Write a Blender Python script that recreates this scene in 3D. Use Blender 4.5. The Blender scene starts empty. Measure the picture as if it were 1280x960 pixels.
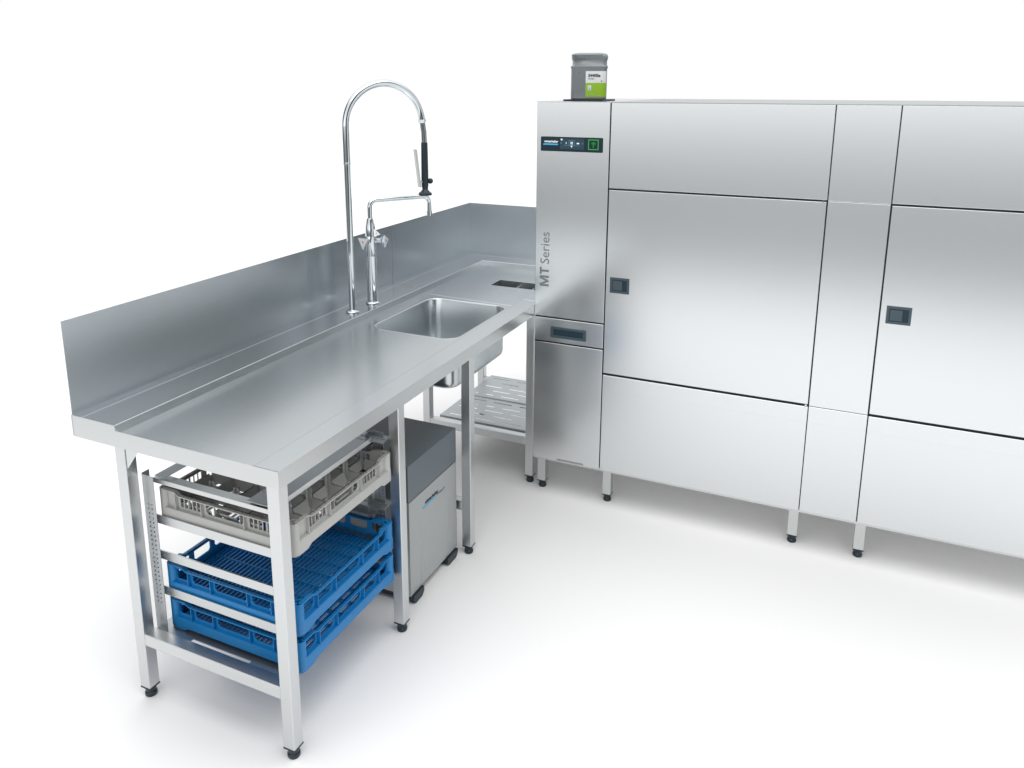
import bpy, bmesh, math, random
from mathutils import Vector, Matrix
from mathutils.geometry import tessellate_polygon
random.seed(4)
scn = bpy.context.scene
C = scn.collection
# ------------------------------------------------------------------ camera
CAM = Vector((1.2822, -3.2636, 1.8936)); YAW, PITCH, ROLL = -0.4335, -0.2194, 0.0009
F, U0, V0 = 988.08, 616.75, 328.45
fw = Vector((math.sin(YAW)*math.cos(PITCH), math.cos(YAW)*math.cos(PITCH), math.sin(PITCH)))
rt = fw.cross(Vector((0, 0, 1))).normalized(); up = rt.cross(fw)
r2 = math.cos(ROLL)*rt + math.sin(ROLL)*up; u2 = -math.sin(ROLL)*rt + math.cos(ROLL)*up
cd = bpy.data.cameras.new('camera'); cam = bpy.data.objects.new('camera', cd); C.objects.link(cam)
M = Matrix((r2, u2, -fw)).transposed().to_4x4(); M.translation = CAM
cam.matrix_world = M
cd.sensor_width = 36; cd.lens = F/1280*36
cd.shift_x = (640-U0)/1280; cd.shift_y = (V0-480)/1280
cd.clip_start = 0.05; cd.clip_end = 400
scn.camera = cam
# ------------------------------------------------------------------ world: white studio cyclorama, unseen tones behind and overhead shaped for reflections
w = bpy.data.worlds.new('World'); scn.world = w; w.use_nodes = True
nt = w.node_tree; N = nt.nodes; N.clear()
out = N.new('ShaderNodeOutputWorld'); bg = N.new('ShaderNodeBackground')
tc = N.new('ShaderNodeTexCoord'); sp = N.new('ShaderNodeSeparateXYZ')
nt.links.new(tc.outputs['Generated'], sp.inputs[0])
def ramp(pts):
    r = N.new('ShaderNodeValToRGB'); e = r.color_ramp.elements
    while len(e) > 1: e.remove(e[-1])
    for i, (p, c) in enumerate(pts):
        el = e[0] if i == 0 else e.new(p)
        el.position = p; el.color = (c[0], c[1], c[2], 1)
    return r
def g(v, t=0.0): return (v*(1-t), v, v*(1+t))
mz = N.new('ShaderNodeMapRange'); mz.inputs[1].default_value = -1; mz.inputs[2].default_value = 1
nt.links.new(sp.outputs['Z'], mz.inputs[0])
back = ramp([(0.0, g(1.0)), (0.58, g(1.0)), (0.64, g(.84, .01)), (0.72, g(.80, .02)), (0.82, g(1.40)), (1.0, g(1.62))])       # the side the photo looks at
front = ramp([(0.0, g(.30)), (0.43, g(.31, .02)), (0.465, g(.40, .02)), (0.485, g(.9)), (0.50, g(1.85)), (0.60, g(1.4)), (0.72, g(1.1)), (0.82, g(1.40)), (1.0, g(1.62))])  # behind the photographer
nt.links.new(mz.outputs[0], back.inputs[0]); nt.links.new(mz.outputs[0], front.inputs[0])
my = N.new('ShaderNodeMapRange'); my.interpolation_type = 'SMOOTHSTEP'
my.inputs[1].default_value = -0.35; my.inputs[2].default_value = 0.15
nt.links.new(sp.outputs['Y'], my.inputs[0])
mx = N.new('ShaderNodeMix'); mx.data_type = 'RGBA'
nt.links.new(my.outputs[0], mx.inputs[0]); nt.links.new(front.outputs[0], mx.inputs[6]); nt.links.new(back.outputs[0], mx.inputs[7])
# dark bands added to the world on either side, darkening chrome reflections
ab = N.new('ShaderNodeMath'); ab.operation = 'ABSOLUTE'; nt.links.new(sp.outputs['X'], ab.inputs[0])
def mr(src, a, b, c, d):
    m = N.new('ShaderNodeMapRange'); m.interpolation_type = 'SMOOTHSTEP'
    for i, v in enumerate((a, b, c, d)): m.inputs[i+1].default_value = v
    nt.links.new(src, m.inputs[0]); return m.outputs[0]
def mul(a, b):
    m = N.new('ShaderNodeMath'); m.operation = 'MULTIPLY'; nt.links.new(a, m.inputs[0]); nt.links.new(b, m.inputs[1]); return m.outputs[0]
k1 = mr(ab.outputs[0], .50, .60, 0, 1); k2 = mr(sp.outputs['Y'], .02, .22, 1, 0)
k3 = mr(sp.outputs['Z'], .50, .70, 1, 0); k4 = mr(ab.outputs[0], .90, .97, 1, .25)
side_bands = mul(mul(k1, k2), mul(k3, k4))
mf = N.new('ShaderNodeMix'); mf.data_type = 'RGBA'; nt.links.new(side_bands, mf.inputs[0]); nt.links.new(mx.outputs[2], mf.inputs[6]); mf.inputs[7].default_value = (.07, .085, .095, 1)
nt.links.new(mf.outputs[2], bg.inputs[0]); bg.inputs[1].default_value = 1.0
nt.links.new(bg.outputs[0], out.inputs[0])
# ------------------------------------------------------------------ lamps: soft boxes of the studio
def area(name, loc, tgt, sx, sy, power, col=(1, 1, 1)):
    l = bpy.data.lights.new(name, 'AREA'); l.shape = 'RECTANGLE'; l.size = sx; l.size_y = sy; l.energy = power; l.color = col
    o = bpy.data.objects.new(name, l); C.objects.link(o); o.location = loc
    d = Vector(tgt)-Vector(loc); o.rotation_euler = d.to_track_quat('-Z', 'Y').to_euler()
    return o
area('softbox_top', (0.9, -1.9, 4.6), (0.6, -1.2, 0), 3.6, 3.0, 68)
scn.view_settings.view_transform = 'Standard'; scn.view_settings.look = 'None'
scn.view_settings.exposure = 0; scn.view_settings.gamma = 1
scn.render.engine = 'CYCLES'
scn.cycles.max_bounces = 12; scn.cycles.diffuse_bounces = 8; scn.cycles.glossy_bounces = 8; scn.cycles.caustics_reflective = False
# ------------------------------------------------------------------ materials
def pbr(name, col, rough=.5, metal=0., **kw):
    m = bpy.data.materials.new(name); m.use_nodes = True
    b = m.node_tree.nodes['Principled BSDF']
    b.inputs['Base Color'].default_value = (*col, 1); b.inputs['Roughness'].default_value = rough; b.inputs['Metallic'].default_value = metal
    for k, v in kw.items(): b.inputs[k].default_value = v
    return m
def steel(name, col, rough, stretch=(2, 2, 160), amp=.012, bump=.003, sc=2.2):
    """brushed stainless: fine noise stretched along the grain drives roughness and a faint bump"""
    m = pbr(name, col, rough, 1.0); t = m.node_tree; b = t.nodes['Principled BSDF']
    co = t.nodes.new('ShaderNodeTexCoord'); mp = t.nodes.new('ShaderNodeMapping'); mp.inputs['Scale'].default_value = stretch
    n = t.nodes.new('ShaderNodeTexNoise'); n.inputs['Scale'].default_value = 3*sc; n.inputs['Detail'].default_value = 4
    t.links.new(co.outputs['Object'], mp.inputs[0]); t.links.new(mp.outputs[0], n.inputs[0])
    r = t.nodes.new('ShaderNodeMapRange'); r.inputs[1].default_value = .3; r.inputs[2].default_value = .7
    r.inputs[3].default_value = rough-amp; r.inputs[4].default_value = rough+amp
    t.links.new(n.outputs[0], r.inputs[0]); t.links.new(r.outputs[0], b.inputs['Roughness'])
    c = t.nodes.new('ShaderNodeMapRange'); c.inputs[1].default_value = .3; c.inputs[2].default_value = .7
    c.inputs[3].default_value = .99; c.inputs[4].default_value = 1.008
    t.links.new(n.outputs[0], c.inputs[0])
    mu = t.nodes.new('ShaderNodeMix'); mu.data_type = 'RGBA'; mu.blend_type = 'MULTIPLY'; mu.inputs[0].default_value = 1
    mu.inputs[6].default_value = (*col, 1); t.links.new(c.outputs[0], mu.inputs[7]); t.links.new(mu.outputs[2], b.inputs['Base Color'])
    bu = t.nodes.new('ShaderNodeBump'); bu.inputs['Strength'].default_value = bump; bu.inputs['Distance'].default_value = .0006
    t.links.new(n.outputs[0], bu.inputs['Height']); t.links.new(bu.outputs[0], b.inputs['Normal'])
    return m
SC = (.70, .725, .735)
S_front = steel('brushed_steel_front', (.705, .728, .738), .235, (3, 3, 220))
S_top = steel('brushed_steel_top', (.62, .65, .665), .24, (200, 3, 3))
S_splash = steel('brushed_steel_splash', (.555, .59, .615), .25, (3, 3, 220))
S_edge = steel('brushed_steel_edge', (.60, .615, .615), .30, (3, 3, 120))
S_leg = steel('leg_steel', (.63, .645, .65), .31, (120, 120, 2))
S_bowl = steel('bowl_steel', (.62, .655, .67), .24, (3, 3, 80))
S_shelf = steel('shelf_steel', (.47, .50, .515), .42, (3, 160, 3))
CHROME = pbr('chrome', (.60, .64, .66), .05, 1.0)
S_roof = steel('roof_steel', (.40, .43, .44), .3, (3, 120, 3))
S_pale = steel('pale_steel', (.88, .89, .89), .5)
S_chute = steel('chute_steel', (.44, .47, .49), .38)
DARK = pbr('dark_gap_backing', (.012, .025, .035), .5)
SEAM = pbr('seam_line', (.38, .41, .43), .4, .6)
BLACKP = pbr('black_plastic', (.006, .018, .028), .38)
HANDLEP = pbr('slate_plastic', (.045, .072, .09), .42)
HANDLED = pbr('slate_recess_shade', (.002, .022, .038), .6)  # recess shade put into the colour; the sheets have no depth
GREYCAP = pbr('dark_grey_plastic', (.13, .16, .18), .42)
def plastic(name, col, rough):
    m = pbr(name, col, rough); t = m.node_tree; b = t.nodes['Principled BSDF']
    n = t.nodes.new('ShaderNodeTexNoise'); n.inputs['Scale'].default_value = 60; n.inputs['Detail'].default_value = 3
    co = t.nodes.new('ShaderNodeTexCoord'); t.links.new(co.outputs['Object'], n.inputs[0])
    r = t.nodes.new('ShaderNodeMapRange'); r.inputs[3].default_value = rough-.08; r.inputs[4].default_value = rough+.08
    t.links.new(n.outputs[0], r.inputs[0]); t.links.new(r.outputs[0], b.inputs['Roughness'])
    return m
CABP = plastic('light_grey_plastic', (.40, .42, .42), .45)
BLUE = plastic('blue_plastic', (.004, .178, .455), .48)
RACKG = plastic('warm_grey_plastic', (.47, .475, .455), .5)
CANP = plastic('canister_plastic', (.205, .225, .24), .30)
UNDER = pbr('pale_bounce_sheet', (.70, .70, .70), .6)  # pale only to bounce light onto the floor under the machine
WHITE = pbr('white_enamel', (.82, .82, .82), .3)
RED = pbr('red_dot', (.5, .01, .01), .4)
INK = pbr('black_ink', (.01, .01, .012), .5)
GREYINK = pbr('grey_ink', (.12, .13, .14), .5)
CYAN = pbr('cyan_ink', (.03, .42, .75), .5)
LABW = pbr('label_white', (.72, .74, .75), .45)
LABG = pbr('label_green', (.27, .50, .015), .45)
def emit(name, col, s): return pbr(name, (0, 0, 0), .4, 0, **{'Emission Color': (*col, 1), 'Emission Strength': s})
SCR = pbr('screen_glass', (.006, .022, .035), .12)
E_W = emit('screen_white', (.95, 1, 1), .95); E_C = emit('screen_cyan', (.06, .50, .85), .9); E_G = emit('screen_green', (.03, .55, .06), .8)
E_P = emit('screen_panel', (.010, .050, .08), .9); E_L = emit('screen_lines', (.12, .36, .46), .7)
FLOOR = pbr('studio_floor', (.93, .93, .93), .6); FLOOR.node_tree.nodes['Principled BSDF'].inputs['Specular IOR Level'].default_value = .15
# ------------------------------------------------------------------ helpers
def link(name, bm, mat, parent=None, smooth=None, bevel=0, seg=2):
    bmesh.ops.recalc_face_normals(bm, faces=bm.faces)
    me = bpy.data.meshes.new(name); bm.to_mesh(me); bm.free()
    o = bpy.data.objects.new(name, me); C.objects.link(o)
    for m in (mat if isinstance(mat, (list, tuple)) else [mat]): me.materials.append(m)
    if parent: o.parent = parent; o.matrix_parent_inverse = Matrix.Translation(-PW(parent))
    if bevel:
        b = o.modifiers.new('b', 'BEVEL'); b.width = bevel; b.segments = seg; b.limit_method = 'ANGLE'; b.angle_limit = .6; b.harden_normals = False
    if smooth:
        for p in me.polygons: p.use_smooth = True
        try: me.set_sharp_from_angle(angle=smooth)
        except Exception: pass
    return o
def PW(o):
    """world origin of a parent: meshes are written in world coordinates, things are empties at their base"""
    return o.location.copy() if o.parent is None else Vector((0, 0, 0))
def thing(name, label, cat, loc=(0, 0, 0), group=None):
    o = bpy.data.objects.new(name, None); C.objects.link(o); o.location = loc; o.empty_display_size = .1
    o['label'] = label; o['category'] = cat
    if group: o['group'] = group
    return o
def tag(o, label, cat, group=None):
    o['label'] = label; o['category'] = cat
    if group: o['group'] = group
    return o
def box(bm, x0, x1, y0, y1, z0, z1, mi=0):
    v = [bm.verts.new((x, y, z)) for x in (x0, x1) for y in (y0, y1) for z in (z0, z1)]
    for f in ((0, 1, 3, 2), (4, 6, 7, 5), (0, 4, 5, 1), (2, 3, 7, 6), (0, 2, 6, 4), (1, 5, 7, 3)):
        bm.faces.new([v[i] for i in f]).material_index = mi
    return v
def B(*a, **k):
    bm = bmesh.new(); box(bm, *a, **k); return bm
def cyl(bm, p0, p1, r0, r1=None, n=24, cap=True, mi=0):
    r1 = r0 if r1 is None else r1
    p0 = Vector(p0); p1 = Vector(p1); d = (p1-p0).normalized()
    a = d.orthogonal().normalized(); b = d.cross(a)
    A = []; Bv = []
    for i in range(n):
        t = 2*math.pi*i/n; q = a*math.cos(t)+b*math.sin(t)
        A.append(bm.verts.new(p0+q*r0)); Bv.append(bm.verts.new(p1+q*r1))
    for i in range(n):
        j = (i+1) % n; bm.faces.new((A[i], A[j], Bv[j], Bv[i])).material_index = mi
    if cap:
        bm.faces.new(A[::-1]).material_index = mi; bm.faces.new(Bv).material_index = mi
def tube(bm, pts, r, n=18, cap=True, radii=None):
    pts = [Vector(p) for p in pts]; rings = []; prev = None
    for k, p in enumerate(pts):
        d = (pts[min(k+1, len(pts)-1)]-pts[max(k-1, 0)]).normalized()
        if prev is None: a = d.orthogonal().normalized()
        else: a = (prev-d*prev.dot(d)).normalized()
        prev = a; b = d.cross(a); rr = radii[k] if radii else r
        rings.append([bm.verts.new(p+(a*math.cos(2*math.pi*i/n)+b*math.sin(2*math.pi*i/n))*rr) for i in range(n)])
    for A, Bv in zip(rings, rings[1:]):
        for i in range(n):
            j = (i+1) % n; bm.faces.new((A[i], A[j], Bv[j], Bv[i]))
    if cap: bm.faces.new(rings[0][::-1]); bm.faces.new(rings[-1])
def lathe(bm, cx, cy, prof, n=32):
    rings = []
    for r, z in prof:
        rings.append([bm.verts.new((cx+r*math.cos(2*math.pi*i/n), cy+r*math.sin(2*math.pi*i/n), z)) for i in range(n)])
    for A, Bv in zip(rings, rings[1:]):
        for i in range(n):
            j = (i+1) % n; bm.faces.new((A[i], A[j], Bv[j], Bv[i]))
    bm.faces.new(rings[0][::-1]); bm.faces.new(rings[-1])
def rrect(x0, x1, y0, y1, r, seg=8):
    P = []
    for cx, cy, a0 in ((x1-r, y1-r, 0), (x0+r, y1-r, 90), (x0+r, y0+r, 180), (x1-r, y0+r, 270)):
        for i in range(seg+1):
            a = math.radians(a0+90*i/seg); P.append((cx+r*math.cos(a), cy+r*math.sin(a)))
    return P
def sheet(bm, loops, fn, th=None, mi=0):
    """flat polygon with holes, fn maps 2-D to 3-D; th gives it a thickness vector"""
    flat = [p for l in loops for p in l]
    tris = tessellate_polygon([[Vector((p[0], p[1], 0)) for p in l] for l in loops])
    V = [bm.verts.new(fn(*p)) for p in flat]
    for t in tris:
        try: bm.faces.new([V[i] for i in t]).material_index = mi
        except ValueError: pass
    if th is not None:
        th = Vector(th); W = [bm.verts.new(Vector(fn(*p))+th) for p in flat]
        for t in tris:
            try: bm.faces.new([W[i] for i in reversed(t)]).material_index = mi
            except ValueError: pass
        k = 0
        for l in loops:
            n = len(l)
            for i in range(n):
                a, b = k+i, k+(i+1) % n
                try: bm.faces.new((V[a], V[b], W[b], W[a])).material_index = mi
                except ValueError: pass
            k += n
def prism(bm, poly, fn, th, mi=0): sheet(bm, [poly], fn, th, mi)
def text(name, s, size, mat, parent, origin, xdir, ydir, offset=0., extr=.0004, shear=0., align='LEFT', sx=1.0):
    cu = bpy.data.curves.new('t', 'FONT'); cu.body = s; cu.size = size; cu.extrude = extr; cu.offset = offset; cu.shear = shear; cu.align_x = align; cu.resolution_u = 3
    to = bpy.data.objects.new('t', cu); C.objects.link(to); bpy.context.view_layer.update()
    me = bpy.data.meshes.new_from_object(to.evaluated_get(bpy.context.evaluated_depsgraph_get())); me.name = name
    bpy.data.objects.remove(to); bpy.data.curves.remove(cu)
    x = Vector(xdir).normalized(); y = Vector(ydir).normalized(); z = x.cross(y)
    Mx = Matrix((x*sx, y, z)).transposed().to_4x4(); Mx.translation = Vector(origin); me.transform(Mx)
    me.materials.clear(); me.materials.append(mat)
    o = bpy.data.objects.new(name, me); C.objects.link(o)
    if parent: o.parent = parent; o.matrix_parent_inverse = Matrix.Translation(-PW(parent))
    return o
def fit_text(o, axis, length, start):
    cs = [v.co[axis] for v in o.data.vertices]; lo, hi = min(cs), max(cs)
    for v in o.data.vertices: v.co[axis] = start+(v.co[axis]-lo)*length/(hi-lo)
XZ = lambda y: (lambda a, b: (a, y, b))
XY = lambda z: (lambda a, b: (a, b, z))
YZ = lambda x: (lambda a, b: (x, a, b))
# ------------------------------------------------------------------ floor
bm = bmesh.new(); v = [bm.verts.new(p) for p in ((-60, -4.9, 0), (60, -4.9, 0), (60, 90, 0), (-60, 90, 0))]; bm.faces.new(v)
fl = link('floor', bm, FLOOR); fl['kind'] = 'structure'
# ================================================================== SINK TABLE
T = thing('sink_table', 'long L-shaped stainless steel dishwashing sink table with tall splashback, bowl and rack shelves', 'sink table')
XT, YT, XS, Y7, Y8, Y9 = -.762, -1.807, -.589, .630, .7555, .824
XB = -.725; ZR, ZU, ZA, ZW, ZS = .944, .928, .8776, .9165, 1.233
SX0, SX1, SY0, SY1, SR = -.508, -.108, -.632, -.094, .062
HX0, HX1, HY0, HY1 = -.355, -.06, .240, .362
bm = bmesh.new()
# working surface with sink and scrap openings
WX0, WX1, WY0, WY1 = XS+.0015, -.105, YT+.016, Y7-.0015
sheet(bm, [[(WX0, WY0), (WX1+.03-.03, WY0), (WX1, SY0+.06), (WX1, WY1), (WX0, WY1)][:0] or [(WX0, WY0), (-.1, WY0), (-.1, WY1), (WX0, WY1)],
           rrect(SX0, SX1, SY0, SY1, SR, 10), [(HX0, HY0), (-.112, HY0), (-.112, HY1), (HX0, HY1)]], XY(ZW))
def quad(a, b, c, d): bm.faces.new([bm.verts.new(p) for p in (a, b, c, d)])
# step walls, near slope, front lip
quad((XS, YT, ZR-.0011), (XS, Y7, ZR-.0011), (WX0, WY1, ZW), (WX0, WY0, ZW))
quad((XS, YT, ZR), (WX0, WY0, ZW), (WX0, WY0, ZW-.0), (XS, YT, ZU)) if False else None
bm.faces.new([bm.verts.new(p) for p in ((XS, YT, ZR-.0011), (WX0, WY0, ZW), (XS+.003, YT, ZU))])
quad((XS+.003, YT, ZU), (WX0, WY0, ZW), (-.1, WY0, ZW), (-.084, YT, ZU))
quad((XS, Y7, ZR-.0011), (0, Y7, ZR-.0011), (0, Y7-.0015, ZW), (WX0, WY1, ZW))
quad((-.1, WY0, ZW), (-.1, WY1, ZW), (-.084, WY1, ZU), (-.084, YT, ZU))
quad((-.084, YT, ZU), (-.084, WY1, ZU), (0, WY1, ZU), (0, YT, ZU))
# bright folded edge of the ledge
quad((XS-.0011, YT, ZR), (XS-.0011, Y7+.0011, ZR), (XS, Y7, ZR-.0011), (XS, YT, ZR-.0011))
quad((XS-.0011, Y7+.0011, ZR), (0, Y7+.0011, ZR), (0, Y7, ZR-.0011), (XS, Y7, ZR-.0011))
# raised ledge behind and at the far end
quad((XB, YT, ZR), (XB, Y8, ZR), (XS-.0011, Y7+.0011, ZR), (XS-.0011, YT, ZR))
quad((XB, Y8, ZR), (0, Y8, ZR), (0, Y7+.0011, ZR), (XS-.0011, Y7+.0011, ZR))
bmesh.ops.remove_doubles(bm, verts=bm.verts, dist=.0002)
link('tabletop', bm, S_top, T)
bm = bmesh.new()
for P, Q in ((((XT, YT, ZR+.0018), (XT, Y9, ZR+.0018)), ((XB, YT, ZR+.0006), (XB, Y8, ZR+.0006))), (((XT, Y9, ZR+.0018), (0, Y9, ZR+.0018)), ((XB, Y8, ZR+.0006), (0, Y8, ZR+.0006)))):
    bm.faces.new([bm.verts.new(p) for p in (P[0], P[1], Q[1], Q[0])])
bm.faces.new([bm.verts.new(p) for p in ((XB, YT, ZR+.0006), (XB, Y8, ZR+.0006), (XB+.0012, Y8-.0012, ZR), (XB+.0012, YT, ZR))])
bm.faces.new([bm.verts.new(p) for p in ((XB, Y8, ZR+.0006), (0, Y8, ZR+.0006), (0, Y8-.0012, ZR), (XB+.0012, Y8-.0012, ZR))])
bmesh.ops.remove_doubles(bm, verts=bm.verts, dist=.0001)
link('foot_fold', bm, S_splash, T)
bm = bmesh.new(); box(bm, -.0805, -.0795, YT+.001, -.054, ZU, ZU+.0002); link('fold_line', bm, SEAM, T)
# drain ridges pressed into the top
bm = bmesh.new()
cyl(bm, (-.553, -.045, ZW-.0007), (-.10, -.072, ZW-.0004), .0013, n=8)
link('drain_ridge', bm, S_top, T)
bm = bmesh.new(); cyl(bm, (-.075, .012, ZU-.0006), (-.012, .008, ZU-.0006), .0018, n=8); link('drain_ridge', bm, S_top, T)
bm = bmesh.new(); box(bm, -.556, -.5, YT+.10, YT+.101, ZW+.0001, ZW+.0003); bm.free()
# splashback
bm = bmesh.new()
prism(bm, [(XT-.002, YT), (XT, YT), (XT, Y9), (0, Y9), (0, Y9+.002), (XT-.002, Y9+.002)], XY(ZR+.001), (0, 0, ZS-ZR-.001))
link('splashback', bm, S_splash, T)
bm = bmesh.new(); box(bm, XT-.001, XT+.0006, -.0275, -.0262, ZR+.006, ZS-.001); link('seam', bm, SEAM, T)
bm = bmesh.new(); box(bm, XB-.002, XS-.001, -.056, -.0545, ZR-.0005, ZR+.0004)
link('seam', bm, SEAM, T)
# apron: near end plate, front, far pieces
bm = bmesh.new()
poly = [(XT-.002, ZA), (0, ZA), (0, ZU), (XS+.003, ZU), (XS, ZR), (XT-.002, ZR+.001)]
prism(bm, poly, XZ(YT), (0, .0015, 0))
link('end_apron', bm, S_edge, T)
bm = bmesh.new(); prism(bm, [(0, ZA), (0, ZU-.0002), (-.0015, ZU-.0002), (-.0015, ZA+.0015), (-.022, ZA+.0015), (-.022, ZA)], XZ(YT+.0016), (0, -.053-YT, 0)); link('front_apron', bm, S_edge, T)
link('rear_apron', B(XT-.01, XT-.006, YT+.002, Y9+.01, ZA, ZR), S_edge, T)
link('far_apron', B(XT, 0, Y9+.004, Y9+.008, ZA, ZR), S_edge, T)
# bowl
bm = bmesh.new()
prof = [(0, 0), (.0015, -.0018), (.003, -.006), (.0045, -.19), (.008, -.205), (.016, -.2145), (.032, -.2195), (.08, -.222)]
rings = []
for off, dz in prof:
    r = max(.02, SR-off*.55) if off < .03 else SR-.012
    rings.append([bm.verts.new((x, y, ZW+dz)) for x, y in rrect(SX0+off, SX1-off, SY0+off, SY1-off, r, 10)])
for A, Bq in zip(rings, rings[1:]):
    n = len(A)
    for i in range(n): bm.faces.new((A[i], A[(i+1) % n], Bq[(i+1) % n], Bq[i]))
bm.faces.new(rings[-1])
bowl = link('sink_bowl', bm, S_bowl, T, smooth=.7)
so = bowl.modifiers.new('s', 'SOLIDIFY'); so.thickness = .0015; so.offset = 1
bm = bmesh.new(); cx, cy = (SX0+SX1)/2, (SY0+SY1)/2
lathe(bm, cx, cy, [(.045, ZW-.2215), (.043, ZW-.2195), (.03, ZW-.221), (.02, ZW-.2213)]); link('drain', bm, CHROME, bowl, smooth=.6)
# scrap chute with divider
bm = bmesh.new(); zc = ZW-.16
for a in ((HX0-.001, HX0, HY0, HY1), (-.112, -.111, HY0, HY1), (HX0, -.112, HY1, HY1+.001), (HX0, -.112, HY0-.001, HY0)): box(bm, *a, zc, ZW-.0005)
box(bm, HX0, -.112, HY0, HY1, zc-.002, zc)
ch = link('scrap_chute', bm, S_chute, T)
bm = bmesh.new(); box(bm, -.245, -.242, HY0+.001, HY1-.001, zc+.001, ZW-.02); link('chute_divider', bm, S_pale, ch); bm = bmesh.new(); box(bm, -.16, -.157, HY0+.001, HY1-.001, zc+.001, ZW-.02); link('chute_divider', bm, S_pale, ch)
# legs
def foot(parent, x, y):
    bm = bmesh.new(); box(bm, x-.0205, x+.0205, y-.0205, y+.0205, .0325, .0362)
    lathe(bm, x, y, [(.0165, .0), (.0185, .003), (.0185, .012), (.015, .016), (.0165, .0185), (.0165, .0325)], 28)
    link('foot', bm, BLACKP, parent, smooth=.6)
def leg(x, y, ztop, parent=T, m=None, z0=.036):
    o = link('leg', B(x, x+.04, y, y+.04, z0, ztop), m or S_leg, parent, bevel=.0025)
    foot(o, x+.02, y+.02); return o
XA, XR = -.638, -.071; LY = [-1.7764, -1.1767, -.6452, .0278]
for y in LY:
    leg(XR, y, ZA+.02); leg(XA, y, ZA+.02)
leg(XA, .665, ZA+.02); leg(XR, .70, ZA+.02)
for y in (LY[0], LY[1], LY[2], LY[3]):
    link('crossbar', B(XA+.04, XR, y+.0005, y+.0395, .196, .236), S_leg, T, bevel=.002)
link('crossbar', B(XA+.04, XR, .665, .70, .196, .236), S_leg, T, bevel=.002)
for y in (LY[0], ):
    bm = bmesh.new(); prism(bm, [(0, ZA+.004), (.062, ZA+.004), (.055, ZA-.003), (0, .790)], (lambda a, b: (XA+.040+a*.8, y+.006+a*.6, b)), (-.0012, .0016, 0)); link('gusset', bm, S_leg, T)
# slotted lower shelves
def slotshelf(y0, y1, z=.2375, x0=-.572, x1=-.078):
    loops = [[(x0, y0), (x1, y0), (x1, y1), (x0, y1)]]; nr = 5; px = (y1-y0)/(nr+.4)
    for k in range(nr):
        yy = y0+px*(k+.7); x = x0+.035+(.075 if k % 2 else 0)
        while x+.10 < x1-.02:
            loops.append([(x, yy-.006), (x+.105, yy-.006), (x+.105, yy+.006), (x, yy+.006)]); x += .15
    bm = bmesh.new(); sheet(bm, loops, XY(z), (0, 0, -.001))
    box(bm, x0, x0+.003, y0, y1, z-.022, z-.0008); box(bm, x0, x1, y0, y0+.003, z-.022, z-.0008); box(bm, x0, x1, y1-.003, y1, z-.022, z-.0008)
    cyl(bm, (x0, y0+.002, z-.001), (x1, y0+.002, z-.001), .003, n=8); cyl(bm, (x0, y1-.002, z-.001), (x1, y1-.002, z-.001), .003, n=8)
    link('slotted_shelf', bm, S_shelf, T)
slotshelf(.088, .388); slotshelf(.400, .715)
# rack guides
UX0, UX1 = -.610, -.556
def upright(x0, x1, y, s, holes=True):
    bm = bmesh.new(); z0, z1 = .2187, .750
    loops = [[(x0+.008, z0), (x1, z0), (x1, z1), (x0+.008, z1)]]
    if holes:
        z = z0+.10
        while z < z1-.09:
            for xx in (x0+.022, x0+.037): loops.append([(xx, z), (xx+.005, z), (xx+.005, z+.006), (xx, z+.006)])
            z += .0152
    sheet(bm, loops, XZ(y), (0, .0015*s, 0))
    box(bm, x0, x0+.0015, y+.008*s, y+.034*s, z0, z1)
    quadv = [bm.verts.new(p) for p in ((x0, y+.008*s, z0), (x0+.008, y, z0), (x0+.008, y, z1), (x0, y+.008*s, z1))]; bm.faces.new(quadv)
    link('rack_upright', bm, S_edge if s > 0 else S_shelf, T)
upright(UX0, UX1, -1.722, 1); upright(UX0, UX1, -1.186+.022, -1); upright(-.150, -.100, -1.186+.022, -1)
def rail(z0, h, yf, s):
    bm = bmesh.new(); x0, x1 = -.580, -.118
    box(bm, x0, x1, min(yf, yf+.0015*s), max(yf, yf+.0015*s), z0, z0+h)
    box(bm, x0, x1, min(yf+.0015*s, yf+.030*s), max(yf+.0015*s, yf+.030*s), z0, z0+.0015)
    if h > .02: box(bm, x0, x1, min(yf+.0015*s, yf-.003*s), max(yf+.0015*s, yf-.003*s), z0+h, z0+h+.0012)
    else: box(bm, x0, x1, min(yf+.0015*s, yf+.030*s), max(yf+.0015*s, yf+.030*s), z0+h-.0015, z0+h)
    if s < 0: box(bm, -.30, -.075, yf-.028, yf+.030, z0+h, z0+h+.0015); box(bm, -.30, -.075, yf-.003, yf+.003, z0+h+.0015, z0+h+.004)
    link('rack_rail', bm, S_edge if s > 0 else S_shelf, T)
for z0, h in ((.7195, .0145), (.583, .030), (.461, .030), (.336, .031)):
    rail(z0, h, -1.7015, 1); rail(z0, h, -1.184, -1)
link('top_strap', B(-.573, -.530, -1.70, -1.19, .742, .7435), S_shelf, T)
bm = bmesh.new(); box(bm, -.215, -.124, -1.70, -1.228, .741, .7425); link('top_strap', bm, S_shelf, T)
link('strap_flange', B(-.1238, -.1222, -1.70, -1.20, .7270, .7425), S_pale, T)
bm = bmesh.new()
sheet(bm, [[(-.606, -1.7355), (-.10, -1.7355), (-.10, -1.64), (-.606, -1.64)], [(-.462, -1.727), (-.231, -1.727), (-.231, -1.712), (-.462, -1.712)]], XY(.2185), (0, 0, -.003))
link('base_plate', bm, S_shelf, T)
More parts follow.
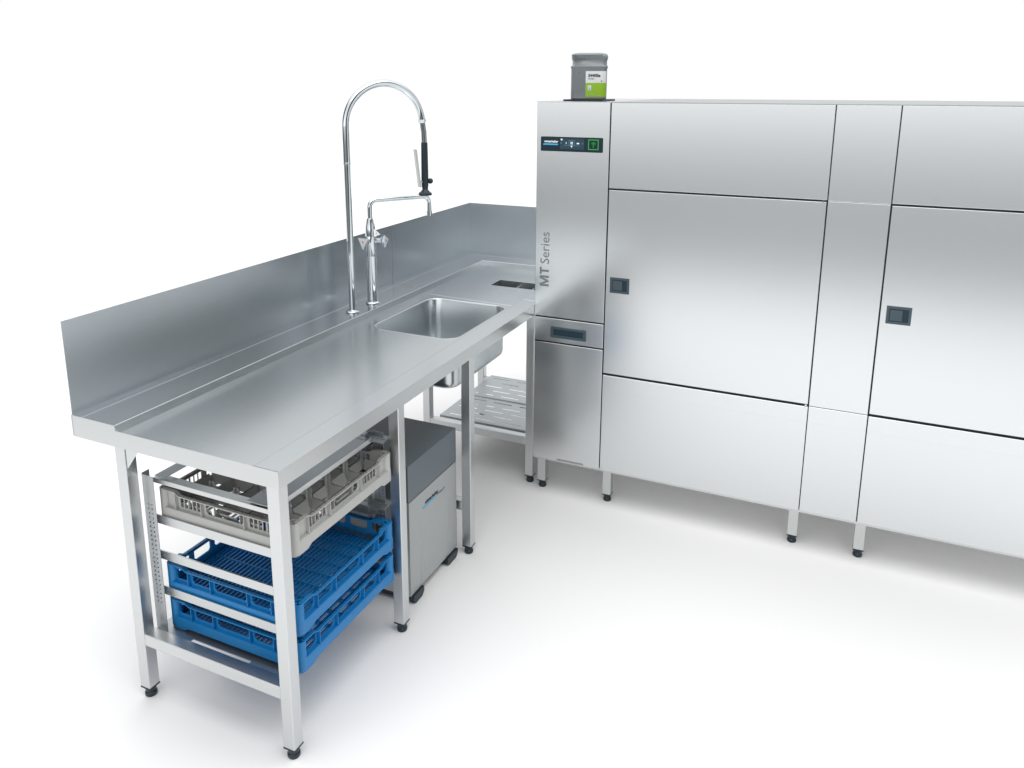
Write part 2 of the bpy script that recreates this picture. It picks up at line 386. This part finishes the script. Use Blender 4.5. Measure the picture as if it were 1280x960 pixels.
# ================================================================== RACKS
def rack(name, label, z, mat, grid, group=None):
    # racks slide on the guide rails; side 0 faces the near end of the table
    x0, x1, y0, y1 = -.569, -.052, -1.698, -1.190
    R = thing(name, label, 'rack' if grid else 'crate', ((x0+x1)/2, (y0+y1)/2, z), group)
    L = x1-x0; H = .102; IN = .012
    if grid: bays = [(0, .066, 0), (.069, .168, 2), (.172, .332, 1), (.336, .435, 2), (.438, L, 0)]
    else: bays = [(.022, .088, 1), (.092, .178, 1), (.182, .322, 1), (.326, .412, 1), (.416, .482, 1)]
    rimz = .091
    for side in range(4):
        bm = bmesh.new()
        # local: s along side, d inward depth, h up
        def mp(s, d, h, side=side):
            if side == 0: return (x0+s, y0+d, z+h)
            if side == 1: return (x1-d, y0+s, z+h)
            if side == 2: return (x1-s, y1-d, z+h)
            return (x0+d, y1-s, z+h)
        def lb(s0, s1, d0, d1, h0, h1):
            vs = [bm.verts.new(mp(s, d, h)) for s in (s0, s1) for d in (d0, d1) for h in (h0, h1)]
            for f in ((0, 1, 3, 2), (4, 6, 7, 5), (0, 4, 5, 1), (2, 3, 7, 6), (0, 2, 6, 4), (1, 5, 7, 3)): bm.faces.new([vs[i] for i in f])
        # recessed wall with windows
        loops = [[(.018, .040), (L-.018, .040), (L-.018, .098), (L-.07, .098), (L-.082, rimz), (.082, rimz), (.07, .098), (.018, .098)]]
        for a, b, k in bays:
            if k == 0: continue
            a2, b2 = a+.008, b-.008; h0, h1 = (.050, .083)
            if k == 2:
                n = 5; wdt = (b2-a2)/n
                for q in range(n): loops.append([(a2+q*wdt+.0016, h0), (a2+(q+1)*wdt-.0016, h0), (a2+(q+1)*wdt-.0016, h1), (a2+q*wdt+.0016, h1)])
            else:
                c = .009
                top = .0835 if (a > .08 and b < L-.08) or not grid else h1
                loops.append([(a2+c, h0), (b2-c, h0), (b2, h0+c), (b2, top), (a2, top), (a2, h0+c)])
        sheet(bm, loops, lambda s, h: mp(s, IN, h), Vector(mp(0, .003, 0))-Vector(mp(0, 0, 0)))
        # sill, skirt
        pts = [(.0, .0), (.056, .0), (.076, .010), (L-.076, .010), (L-.056, .0), (L, .0), (L, .040), (0, .040)]
        sheet(bm, [[(max(.016, min(L-.016, a)), b) for a, b in pts]], lambda s, h: mp(s, .0008, h), Vector(mp(0, .003, 0))-Vector(mp(0, 0, 0)))
        lb(.016, L-.016, .001, IN+.003, .0395, .0425)
        lb(.018, L-.018, .0038, IN+.004, .012, .0145)
        # rim flange with raised corners
        lb(.082, L-.082, .0008, IN+.003, rimz-.003, rimz)
        for a, b, ha, hb in ((.016, .066, .101, .101), (.066, .082, .101, rimz), (L-.066, L-.016, .101, .101), (L-.082, L-.066, rimz, .101)):
            vs = [bm.verts.new(mp(s, d, h+dh)) for s, h in ((a, ha), (b, hb)) for d in (.0008, IN+.003) for dh in (-.003, 0)]
            for f in ((0, 1, 3, 2), (4, 6, 7, 5), (0, 4, 5, 1), (2, 3, 7, 6), (0, 2, 6, 4), (1, 5, 7, 3)): bm.faces.new([vs[i] for i in f])
        # fins between bays
        ed = sorted({round((bays[i][1]+bays[i+1][0])/2, 4) for i in range(len(bays)-1)})
        for s in ed: lb(s-.0012, s+.0012, .001, IN, .040, rimz-.003 if .082 < s < L-.082 else .097)
        # small holes in the rim seen as dark dots
        s = .10
        while s < L-.09:
            p0 = Vector(mp(s, .0078, rimz+.0002)); cyl(bm, p0, p0+Vector((0, 0, .0003)), .0023, n=8, mi=1)
            s += (.014 if int(s*100) % 3 else .026)
        link('side_wall', bm, [mat, HD[mat.name]], R)
    # corner columns
    for cx, cy in ((x0+.016, y0+.016), (x1-.016, y0+.016), (x0+.016, y1-.016), (x1-.016, y1-.016)):
        bm = bmesh.new(); n = 28; ro, ri = .0165, .0125
        prof = [(ro-.003, z), (ro-.0008, z+.003), (ro, z+.02), (ro, z+.100), (ro-.001, z+.102), (ri, z+.102), (ri, z+.06)]
        rg = [[bm.verts.new((cx+r*math.cos(2*math.pi*i/n), cy+r*math.sin(2*math.pi*i/n), h)) for i in range(n)] for r, h in prof]
        for A, Bq in zip(rg, rg[1:]):
            for i in range(n): bm.faces.new((A[i], A[(i+1) % n], Bq[(i+1) % n], Bq[i]))
        bm.faces.new(rg[0]); bm.faces.new(rg[-1])
        link('corner_post', bm, mat, R, smooth=.6)
    # floor grid
    bm = bmesh.new(); a0, a1, b0, b1 = x0+.014, x1-.014, y0+.014, y1-.014
    if not grid:
        n = 30
        for i in range(n+1):
            x = a0+(a1-a0)*i/n; box(bm, x-.0025, x+.0025, b0, b1, z+.009, z+.0205)
        for j in range(9):
            y = b0+(b1-b0)*j/8; box(bm, a0, a1, y-.0016, y+.0016, z+.0055, z+.0225)
    else:
        for i in range(11):
            x = a0+(a1-a0)*i/10; box(bm, x-.0018, x+.0018, b0, b1, z+.006, z+.013)
            y = b0+(b1-b0)*i/10; box(bm, a0, a1, y-.0018, y+.0018, z+.0055, z+.0125)
    link('floor_grid', bm, mat, R)
    if grid:
        bm = bmesh.new(); n = 5
        for i in range(1, n):
            x = a0+(a1-a0)*i/n
            for j in range(n):
                ya, yb = b0+(b1-b0)*j/n, b0+(b1-b0)*(j+1)/n; lo = .018 if (i+j) % 2 else .03
                sheet(bm, [[(ya, z+lo), (yb, z+lo), (yb, z+.084), (yb-.010, z+.060), (ya+.010, z+.060), (ya, z+.084)]], YZ(x-.001), (.002, 0, 0))
            y = b0+(b1-b0)*i/n
            for j in range(n):
                xa, xb = a0+(a1-a0)*j/n, a0+(a1-a0)*(j+1)/n; lo = .018 if (i+j) % 2 else .03
                sheet(bm, [[(xa, z+lo), (xb, z+lo), (xb, z+.084), (xb-.010, z+.060), (xa+.010, z+.060), (xa, z+.084)]], XZ(y-.001), (0, .002, 0))
            for j in range(1, n):
                yy = b0+(b1-b0)*j/n
                box(bm, x-.012, x+.012, yy-.0014, yy+.0014, z+.012, z+.094); box(bm, x-.0014, x+.0014, yy-.012, yy+.012, z+.012, z+.0935)
        for i in range(n):
            for j in range(n):
                cx, cy = a0+(a1-a0)*(i+.5)/n, b0+(b1-b0)*(j+.5)/n
                for da in (0, 90, 180, 270):
                    d = Vector((math.cos(math.radians(da)), math.sin(math.radians(da)), 0)); q = Vector((-d.y, d.x, 0))
                    p = Vector((cx, cy, 0))+d*.046
                    tilt = .020 if (i+j+da//90) % 2 else .012
                    A_ = [p+q*.034, p-q*.034, p-d*tilt-q*.026, p-d*tilt+q*.026]; Z_ = (.062, .062, .034, .034)
                    vs = [bm.verts.new(v_+Vector((0, 0, z+h_))) for v_, h_ in zip(A_, Z_)]; ws = [bm.verts.new(v_+Vector((0, 0, z+h_))-d*.0016) for v_, h_ in zip(A_, Z_)]
                    bm.faces.new(vs); bm.faces.new(ws[::-1])
                    for k_ in range(4): bm.faces.new((vs[k_], vs[(k_+1) % 4], ws[(k_+1) % 4], ws[k_]))
        link('compartment_grid', bm, mat, R)
    return R
HD = {BLUE.name: pbr('blue_hole', (.004, .07, .2), .6), RACKG.name: pbr('grey_hole', (.2, .2, .19), .6)}
rack('glass_rack', 'grey plastic glass rack with compartments on the upper guide rails', .600, RACKG, True)
rack('dish_rack', 'blue plastic crate in the middle, directly below the grey rack', .345, BLUE, False, 'blue crates on the guide rails')
rack('dish_rack', 'lowest blue plastic crate, resting just above the bottom crossbar', .222, BLUE, False, 'blue crates on the guide rails')
# ================================================================== TAPS
DX, DY = .557/.99958, .83/.99958
def along(p, s, z): return (p[0]+DX*s, p[1]+DY*s, z)
PB = (-.645, -.542)
SPR = thing('spray_hose_tap', 'tall chrome arched spray hose with black handle standing on the ledge behind the sink', 'pre-rinse spray', (*PB, ZR))
bm = bmesh.new(); lathe(bm, *PB, [(.029, ZR), (.0295, ZR+.006), (.027, ZR+.0085), (.018, ZR+.010), (.0145, ZR+.012)], 40); link('base_flange', bm, CHROME, SPR, smooth=.5)
bm = bmesh.new(); tube(bm, [(*PB, ZR+.01), (*PB, 1.30), (*PB, 1.5795)], .0140, 28); link('pole', bm, CHROME, SPR, smooth=.8)
bm = bmesh.new(); lathe(bm, *PB, [(.0150, 1.578), (.0158, 1.579), (.0158, 1.585), (.0150, 1.586)], 28); link('collar', bm, CHROME, SPR, smooth=.5)
pts = [(*PB, 1.586), (*PB, 1.66)]; RA = .1745; CZ = 1.732
for i in range(0, 41):
    a = math.pi*(1-i/40*.965); pts.append(along(PB, RA+RA*math.cos(a), CZ+RA*math.sin(a)))
bm = bmesh.new(); tube(bm, pts, .0150, 28); link('arch_tube', bm, CHROME, SPR, smooth=.8)
p1 = Vector(pts[-1]); p0 = Vector(pts[-2]); dd = (p1-p0).normalized()
bm = bmesh.new(); cyl(bm, p1-dd*.004, p1+dd*.010, .0185, .0170, 28); link('tube_end', bm, CHROME, SPR, smooth=.5)
SE = .357
hp = [tuple(p1), along(PB, .3555, 1.70), along(PB, SE, 1.655)]
bm = bmesh.new(); tube(bm, hp, .0122, 20); link('hose', bm, pbr('hose_steel', (.30, .33, .35), .22, 1.0), SPR, smooth=.8)
hb = along(PB, SE, 0)
bm = bmesh.new(); lathe(bm, hb[0], hb[1], [(.0125, 1.452), (.0150, 1.470), (.0158, 1.50), (.0150, 1.60), (.0142, 1.655), (.0120, 1.657)], 28); gh = link('spray_handle', bm, BLACKP, SPR, smooth=.5)
bm = bmesh.new(); lathe(bm, hb[0], hb[1], [(.0290, 1.4265), (.0300, 1.430), (.0285, 1.436), (.0180, 1.444), (.0125, 1.452)], 32); link('spray_head', bm, BLACKP, SPR, smooth=.5)
bm = bmesh.new(); a = along(PB, .331, 1.463); b = along(PB, .312, 1.628)
side = Vector((DY, -DX, 0)); fwd = Vector((DX, DY, 0))
vs = []
for P in (a, b):
    for sd, f in ((-.011, -.004), (.011, -.004), (.011, .004), (-.011, .004)): vs.append(bm.verts.new(Vector(P)+side*sd+fwd*f))
for f in ((0, 1, 2, 3), (4, 7, 6, 5), (0, 4, 5, 1), (1, 5, 6, 2), (2, 6, 7, 3), (3, 7, 4, 0)): bm.faces.new([vs[i] for i in f])
cyl(bm, along(PB, .331, 1.485), along(PB, .350, 1.485), .0055, n=12)
link('trigger_lever', bm, steel('lever_steel', (.50, .51, .51), .3), SPR, bevel=.001)
bm = bmesh.new(); q = Vector(along(PB, .383, 1.487)); bmesh.ops.create_uvsphere(bm, u_segments=20, v_segments=12, radius=.0125, matrix=Matrix.Translation(q)); cyl(bm, along(PB, .362, 1.487), q, .006, n=12)
link('knob', bm, BLACKP, SPR, smooth=.8)
bm = bmesh.new(); cyl(bm, along(PB, SE-.0152, 1.640), along(PB, SE-.0128, 1.640), .0001, n=6); bm.free()
# mixer
MB = (-.646, -.386)
MX = thing('mixer_tap', 'shorter chrome mixer tap with triangular handles and a long bent spout', 'mixer tap', (*MB, ZR))
bm = bmesh.new(); lathe(bm, *MB, [(.0300, ZR), (.0305, ZR+.006), (.028, ZR+.009), (.0235, ZR+.011), (.0225, ZR+.02), (.0225, 1.163)], 40); link('body', bm, CHROME, MX, smooth=.5)
bm = bmesh.new(); lathe(bm, *MB, [(.0225, 1.1635), (.0232, 1.167), (.0232, 1.235), (.0228, 1.262), (.0205, 1.300), (.0150, 1.325), (.0125, 1.330)], 40); link('valve_body', bm, CHROME, MX, smooth=.5)
sp_ = [(*MB, 1.325), (*MB, 1.375)]
for i in range(1, 9):
    a = math.pi/2*i/8; sp_.append(along(MB, .03-.03*math.cos(a), 1.378+.03*math.sin(a)))
for i in range(0, 9):
    a = math.pi/2*i/8; sp_.append(along(MB, .260+.03*math.sin(a), 1.378+.03*math.cos(a)))
sp_.append(along(MB, .290, 1.322))
bm = bmesh.new(); tube(bm, sp_, .0105, 24); link('spout', bm, CHROME, MX, smooth=.8)
bm = bmesh.new(); cyl(bm, along(MB, .290, 1.340), along(MB, .290, 1.318), .0125, n=24); link('aerator', bm, CHROME, MX, smooth=.5)
# handles: flared three-cornered grips on stubs either side of the body
camd = Vector((CAM.x-MB[0], CAM.y-MB[1], 0)).normalized(); camr = Vector((-camd.y, camd.x, 0))
def handle(dirv, z, dot, roll=0., R=.030, L0=.022, L1=.052, tilt=0.):
    d = Vector(dirv).normalized(); s = d.cross(Vector((0, 0, 1))).normalized(); u = s.cross(d)
    c0 = Vector((MB[0], MB[1], z))
    bm = bmesh.new(); cyl(bm, c0, c0+d*(L1-.010), .011, .009, n=20)
    def ring(dist, rad, n=3):
        o = []
        for i in range(n):
            t = roll+2*math.pi*i/n-math.pi/2
            o.append(c0+d*dist+(s*math.cos(t)+u*math.sin(t))*rad)
        return o
    A = [bm.verts.new(p) for p in ring(L1-.018, R*.50)]; Bq = [bm.verts.new(p) for p in ring(L1, R)]; D = [bm.verts.new(p) for p in ring(L1+.004, R*.96)]
    for P, Q in ((A, Bq), (Bq, D)):
        for i in range(3): bm.faces.new((P[i], P[(i+1) % 3], Q[(i+1) % 3], Q[i]))
    bm.faces.new(A[::-1]); bm.faces.new(D)
    h = link('handle', bm, CHROME, MX, bevel=.0012)
    bm = bmesh.new(); bm.faces.new([bm.verts.new(p) for p in ring(L1+.0046, R*.90)])
    f = link('handle_face', bm, WHITE, h)
    bm = bmesh.new(); cyl(bm, c0+d*(L1+.0044), c0+d*(L1+.0054), .0032, n=16); link('marker_dot', bm, dot, h)
dl = (camd*.80-camr*.60+Vector((0, 0, .10)))
handle(dl, 1.226, RED, roll=0, R=.034)
handle(camd*.35+camr*.94+Vector((0, 0, .02)), 1.232, pbr('blue_dot', (.02, .1, .5), .4), roll=.5, R=.034, L0=.02, L1=.068)
handle(camd*.75+camr*.62+Vector((0, 0, .55)), 1.245, CHROME, roll=.9, R=.024, L1=.042)
# ================================================================== WATER TREATMENT CABINET
CB = thing('water_treatment_cabinet', 'narrow grey cabinet with dark lid and ribbed side standing on the floor under the sink', 'cabinet', (-.285, -.84, 0))
CX0, CX1, CY0, CY1 = -.480, -.090, -1.030, -.655
link('lid', B(CX0, CX1, CY0, CY1, .418, .562), GREYCAP, CB, bevel=.003)
bm = bmesh.new(); box(bm, CX0+.002, CX1-.003, CY0+.002, CY1-.002, .035, .4165)
# ribbed side skin
n0, n1, nr = -.955, -.735, 17
prev = CX1-.003; ys = [(CY0+.002, 0)]; 
for i in range(nr):
    y = n0+(n1-n0)*i/(nr-1); ys += [(y-.0028, 0), (y-.0012, 1), (y+.0012, 1), (y+.0028, 0)]
ys.append((CY1-.002, 0))
for (ya, da), (yb, db) in zip(ys, ys[1:]):
    xa = CX1-(.0013 if da else 0); xb = CX1-(.0013 if db else 0)
    bm.faces.new([bm.verts.new(p) for p in ((xa, ya, .036), (xb, yb, .036), (xb, yb, .30), (xa, ya, .30))])
    bm.faces.new([bm.verts.new(p) for p in ((xa, ya, .30), (xb, yb, .30), (CX1, yb, .312), (CX1, ya, .312))])
bm.faces.new([bm.verts.new(p) for p in ((CX1, CY0+.002, .312), (CX1, CY1-.002, .312), (CX1, CY1-.002, .4165), (CX1, CY0+.002, .4165))])
box(bm, CX1-.003, CX1, CY0+.002, CY0+.0025, .036, .4165); box(bm, CX1-.003, CX1, CY1-.0025, CY1-.002, .036, .4165)
cbd = link('housing', bm, CABP, CB)
for y0, y1 in ((CY0+.01, CY0+.085), (CY1-.10, CY1-.012)):
    bm = bmesh.new(); P = [(y0, .034), (y1, .034), (y1, .020), (y1-.012, .004), (y1-.022, 0), (y0+.012, 0), (y0, .012)]
    prism(bm, P, YZ(CX0+.03), (CX1-CX0-.032+.012, 0, 0)); link('foot', bm, BLACKP, CB)
text('lettering', 'winterhalter', .0205, INK, CB, (CX1+.0004, -.912, .3555), (0, 1, 0), (0, 0, 1), offset=.0006, shear=.15)
bm = bmesh.new(); prism(bm, [(-.931, .3455), (-.826, .3455), (-.826, .3515), (-.931, .3515)], YZ(CX1+.0003), (.0004, 0, 0)); link('logo_bar', bm, CYAN, CB)
text('lettering', 'ROMatik XS', .0125, GREYINK, CB, (CX1+.0004, -.820, .3465), (0, 1, 0), (0, 0, 1))
bm = bmesh.new(); box(bm, CX1-.001, CX1+.0003, -.926, -.760, .3795, .3805); link('trim_line', bm, SEAM, CB)
# ================================================================== DISHWASHER
D = thing('conveyor_dishwasher', 'large stainless steel conveyor dishwasher with control display, drawer and two big doors', 'dishwasher', (1.1, .4, 0))
YF = -.049; YB = .910; XE = 2.42; ZT = 1.832; ZB = .188
X1, X2, X3 = .3273, 1.1823, 1.3988; XL = [0, X1, X2, X3, XE]
gp = .0022
# inner carcass, near-black backing that darkens the panel gaps
link('carcass', B(.004, XE-.004, YF+.016, YB-.002, ZB+.004, ZT-.004), DARK, D)
bm = bmesh.new(); box(bm, .001, X1, YF+.0005, YB, ZT-.0035, ZT); link('roof', bm, S_top, D)
link('roof', B(X1+.001, XE, YF+.0005, YB, ZT-.0035, ZT), S_roof, D)
bm = bmesh.new(); box(bm, .001, .0035, YF+.004, YB, ZB, ZT-.004); link('side_panel', bm, S_front, D); bm = bmesh.new(); box(bm, XE-.0035, XE-.001, YF+.004, YB, ZB, ZT-.004); link('side_panel', bm, S_front, D)
link('rear_panel', B(.004, XE-.004, YB-.0018, YB, ZB, ZT-.004), S_front, D)
link('underside', B(.004, XE-.004, YF+.006, YB-.004, ZB-.007, ZB-.001), UNDER, D)  # unseen sheet, kept pale to lighten the floor below
bm = bmesh.new(); box(bm, .004, XE-.002, YF+.003, YF+.0055, ZB-.008, ZB+.003); link('bottom_trim', bm, S_edge, D)
def panel(name, x0, x1, z0, z1, m=S_front, y=YF, th=.016, bev=.0016):
    return link(name, B(x0, x1, y, y+th, z0, z1), m, D, bevel=bev, seg=3)
# control column
cp = panel('control_panel', .0012, X1-gp, .8815, ZT-.0036)
dp = panel('drawer_front', .0012, X1-gp, .7655, .8745)
lp = panel('column_panel', .0012, X1-gp, ZB, .7580)
# module 1
panel('top_panel', X1+gp, X2-gp+.0006, 1.4765, ZT-.0036); 
door1 = panel('door', X1+gp+.001, X2-gp-.001, .6545, 1.4685)
panel('lower_panel', X1+gp, X2-gp+.0006, ZB, .6440)
# middle strip
panel('top_panel', X2+gp-.0006, X3-gp+.0006, 1.4735, ZT-.0036); panel('cover_panel', X2+gp-.0006, X3-gp, .6490, 1.4720); panel('lower_panel', X2+gp-.0006, X3-gp+.0006, ZB, .6465)
# module 3
panel('top_panel', X3+gp-.0006, XE, 1.4765, ZT-.0036); door2 = panel('door', X3+gp+.001, XE-.004, .6545, 1.4685); panel('lower_panel', X3+gp, XE, ZB, .6440)
# faint pressed lines
for a, b in ((.003, X1-.004), (X1+.004, X2-.003), (X2+.003, X3-.003), (X3+.004, XE-.003)): link('pressed_line', B(a, b, YF-.0005, YF+.0005, .5780, .5788), S_front, D)
# hinge pins of the first door
for x, z in ((X2-.010, .6500), (X2-.014, 1.4715)):
    bm = bmesh.new(); cyl(bm, (x, YF-.002, z), (x, YF+.012, z), .0042, n=16); link('hinge_pin', bm, CHROME, D, smooth=.5)
# vent slots
bm = bmesh.new()
for i in range(14): x = .124+i*.0092; box(bm, x, x+.0042, YF-.0004, YF+.001, .1895, .1985)
link('vent_slot', bm, INK, lp)
# latches
def latch(door, x0, x1, z0=1.0245, z1=1.0930):
    bm = bmesh.new(); o = [(x0, z0), (x1, z0), (x1, z1), (x0, z1)]; b = .010
    inn = [(x0+b, z0+b), (x1-b, z0+b), (x1-b, z1-b), (x0+b, z1-b)]
    sheet(bm, [o, inn], XZ(YF-.0035), (0, .003, 0)); fr = link('latch', bm, HANDLEP, door, bevel=.0008)
    bm = bmesh.new(); sheet(bm, [inn], XZ(YF-.0006), None); link('latch_recess_shade', bm, HANDLED, fr)
    bm = bmesh.new(); box(bm, x0+b+.002, x0+b+.002+(x1-x0-2*b)*.66, YF-.0042, YF-.0012, z0+b+.003, z1-b-.003); link('latch_paddle', bm, HANDLEP, fr, bevel=.001)
latch(door1, .3490, .4335); latch(door2, 1.4215, 1.5060)
# drawer pull
x0, x1, z0, z1 = .0795, .2475, .7865, .8375
bm = bmesh.new(); sheet(bm, [rrect(x0, x1, z0, z1, .006, 5), [(x0+.013, z0+.012), (x1-.013, z0+.012), (x1-.013, z1-.010), (x0+.013, z1-.010)]], XZ(YF-.003), (0, .0028, 0)); dh = link('drawer_handle', bm, HANDLEP, dp)
bm = bmesh.new(); sheet(bm, [[(x0+.012, z0+.011), (x1-.012, z0+.011), (x1-.012, z1-.009), (x0+.012, z1-.009)]], XZ(YF-.0006)); link('handle_recess_shade', bm, HANDLED, dh)
# display
x0, x1, z0, z1 = .0205, .2985, 1.6225, 1.6845
bm = bmesh.new(); prism(bm, rrect(x0, x1, z0, z1, .0045, 5), XZ(YF-.0022), (0, .002, 0)); ds = link('display', bm, SCR, cp)
def flat(name, P, m, dy=0., holes=()):
    bm = bmesh.new(); sheet(bm, [P, *holes], XZ(YF-.0026-dy)); return link(name, bm, m, ds)
def R4(a, b, c, d): return [(a, c), (b, c), (b, d), (a, d)]
text('screen_logo', 'winterhalter', .0128, E_W, ds, (.0365, YF-.0027, 1.6600), (1, 0, 0), (0, 0, 1), offset=.0004, extr=.0001, shear=.1, sx=.98)
flat('screen_bar', [(.0315, 1.6490), (.098, 1.6490), (.1005, 1.6550), (.0335, 1.6550)], E_C)
flat('screen_area', R4(.108, .2165, 1.6330, 1.6780), E_P)
flat('screen_icon', R4(.1120, .1195, 1.6700, 1.6765), E_W, .0002)
flat('screen_icon', R4(.1475, .1745, 1.6485, 1.6700), E_L, .0002, ([(.1492, 1.6502), (.1728, 1.6502), (.1728, 1.6683), (.1492, 1.6683)],))
flat('screen_icon', R4(.1240, .1475, 1.6480, 1.6493), E_L, .0002); flat('screen_icon', R4(.1745, .1995, 1.6480, 1.6493), E_L, .0002)
flat('screen_icon', [(.1560, 1.6480), (.1610, 1.6395), (.1660, 1.6480)], E_W, .0003)
for dx in (0, .0058):
    for dz in (0, .0058): flat('screen_icon', R4(.1560+dx, .1605+dx, 1.6540+dz, 1.6585+dz), E_W, .0003)
flat('screen_icon', R4(.1350, .1378, 1.6545, 1.6630), E_W, .0003); flat('screen_icon', R4(.1838, .1925, 1.6552, 1.6612), E_W, .0003); flat('screen_icon', [(.1925, 1.6552), (.1965, 1.6582), (.1925, 1.6612)], E_W, .0003)
flat('screen_icon', [(.1110, 1.6545), (.1170, 1.6585), (.1110, 1.6625)], E_L, .0003); flat('screen_icon', [(.2120, 1.6545), (.2060, 1.6585), (.2120, 1.6625)], E_L, .0003)
flat('screen_icon', R4(.1603, .1613, 1.6715, 1.6745), E_L, .0003)
flat('start_button', R4(.2345, .2800, 1.6335, 1.6765), E_G, .0002, ([(.2378, 1.6368), (.2767, 1.6368), (.2767, 1.6732), (.2378, 1.6732)],))
bm = bmesh.new()
for rr, a0, a1 in ((.0115, 20, 150), (.0080, 10, 160), (.0045, 0, 170)):
    k = 10; o1 = [(.2575+rr*math.cos(math.radians(a0+(a1-a0)*i/k)), 1.6540+rr*math.sin(math.radians(a0+(a1-a0)*i/k))) for i in range(k+1)]
    o2 = [(.2575+(rr-.0010)*math.cos(math.radians(a0+(a1-a0)*i/k)), 1.6540+(rr-.0014)*math.sin(math.radians(a0+(a1-a0)*i/k))) for i in range(k, -1, -1)]
    sheet(bm, [o1+o2], XZ(YF-.0029))
sheet(bm, [R4(.2560, .2585, 1.6435, 1.6545)], XZ(YF-.0029)); link('start_icon', bm, E_G, ds)
# series lettering running up the column
SER = pbr('series_print', (.20, .215, .225), .5, .3)
def glyph(pts, z0):
    bm = bmesh.new(); sheet(bm, [[(.0665-h, z0+a) for a, h in pts]], XZ(YF-.0005)); link('lettering', bm, SER, cp)
H = .0435; gw = .0485; st = .0098
glyph([(0, 0), (st, 0), (st, H*.62), (gw/2-.0030, 0), (gw/2+.0030, 0), (gw-st, H*.62), (gw-st, 0), (gw, 0), (gw, H), (gw-.0125, H), (gw/2, H*.34), (.0125, H), (0, H)], 1.0205)
tw = .0335
glyph([(tw/2-st/2, 0), (tw/2+st/2, 0), (tw/2+st/2, H-.0088), (tw, H-.0088), (tw, H), (0, H), (0, H-.0088), (tw/2-st/2, H-.0088)], 1.0745)
se = text('lettering', 'Series', .0600, SER, cp, (.0665, YF-.0004, 1.1240), (0, 0, 1), (-1, 0, 0))
fit_text(se, 2, .1425, 1.1240)
# legs
for x in (.002, X1, X2-.040, X3, 2.25): leg(x, .010, ZB-.001, D, S_edge)
for x in (.002, X2-.040, 2.25): leg(x, .84, ZB-.001, D, S_edge)
# ================================================================== CANISTER
TY = link('drip_tray', B(.083, .262, .045, .235, ZT+.0005, ZT+.0075), INK, None, bevel=.002)
tag(TY, 'thin black tray on top of the dishwasher under the canister', 'tray')
K = thing('detergent_canister', 'grey plastic canister with white and green label standing on the black tray', 'canister', (.170, .135, ZT+.0078)); K.rotation_euler = (0, 0, .30)
cx, cy = .1700, .135; hw, hd = .0770, .062
bm = bmesh.new()
prof = [(-.004, 0, .018), (0, .004, .02), (0, .128, .02), (.0025, .133, .021), (.003, .138, .021), (-.0005, .143, .020), (-.0015, .148, .02), (-.001, .164, .02), (.002, .170, .021), (.0025, .180, .022), (.0, .187, .022), (-.006, .192, .021), (-.018, .1945, .018), (-.034, .196, .016)]
rg = []
for off, h, r in prof:
    rg.append([bm.verts.new((x, y, ZT+.0078+h)) for x, y in rrect(cx-hw-off, cx+hw+off, cy-hd-off, cy+hd+off, r, 8)])
for A, Bq in zip(rg, rg[1:]):
    n = len(A)
    for i in range(n): bm.faces.new((A[i], A[(i+1) % n], Bq[(i+1) % n], Bq[i]))
bm.faces.new(rg[0]); bm.faces.new(rg[-1])
for v_ in bm.verts:   # pinched grip on the left shoulder
    h = v_.co.z-ZT-.0078
    if v_.co.x < cx-hw+.05 and .142 < h < .186 and v_.co.y < cy-hd+.04: v_.co.y += .024*math.sin((h-.142)/.044*math.pi); v_.co.x += .004
link('bottle', bm, CANP, K, smooth=.7)
lx0, lx1, lz0, lz1 = .1560, .2440, ZT+.0185, ZT+.1265; yl = cy-hd-.0006
def curved(name, x0, x1, z0, z1, m, parent, dy=0):
    bm = bmesh.new(); pts = []
    for i in range(13):
        x = x0+(x1-x0)*i/12; xr = cx+hw-.02
        y = yl if x <= xr else (cy-hd+.02)-math.sqrt(max(0, .0206**2-(x-xr)**2))
        pts.append((x, y-dy))
    for (xa, ya), (xb, yb) in zip(pts, pts[1:]): bm.faces.new([bm.verts.new(p) for p in ((xa, ya, z0), (xb, yb, z0), (xb, yb, z1), (xa, ya, z1))])
    return link(name, bm, m, parent)
lb_ = curved('label', lx0, lx1, lz0, lz1, LABW, K); curved('label_band', lx0, lx1, lz0, lz0+.059, LABG, lb_, .0003)
text('lettering', 'S4400e', .0175, INK, lb_, (lx0+.011, yl-.0006, lz1-.024), (1, 0, 0), (0, 0, 1), offset=.0006)
text('lettering', 'Reiniger', .008, GREYINK, lb_, (lx0+.011, yl-.0006, lz1-.034), (1, 0, 0), (0, 0, 1))
text('lettering', 'winterhalter', .0055, LABW, lb_, (lx0+.011, yl-.0008, lz0+.009), (1, 0, 0), (0, 0, 1))
bm = bmesh.new(); sheet(bm, [R4(lx0+.010, lx0+.0245, lz0+.027, lz0+.048)], XZ(yl-.0006)); link('label_icon', bm, LABW, lb_)
bm = bmesh.new(); sheet(bm, [[(lx0+.013, lz0+.030), (lx0+.0215, lz0+.030), (lx0+.0172, lz0+.043)]], XZ(yl-.0009)); link('label_icon', bm, pbr('icon_blue', (.25, .4, .5), .5), lb_)
bm = bmesh.new(); sheet(bm, [rrect(lx0+.065, lx0+.071, lz0+.063, lz0+.070, .003, 4), rrect(lx0+.0665, lx0+.0695, lz0+.0645, lz0+.0685, .0014, 3)], XZ(yl-.0012)); link('label_icon', bm, GREYINK, lb_)
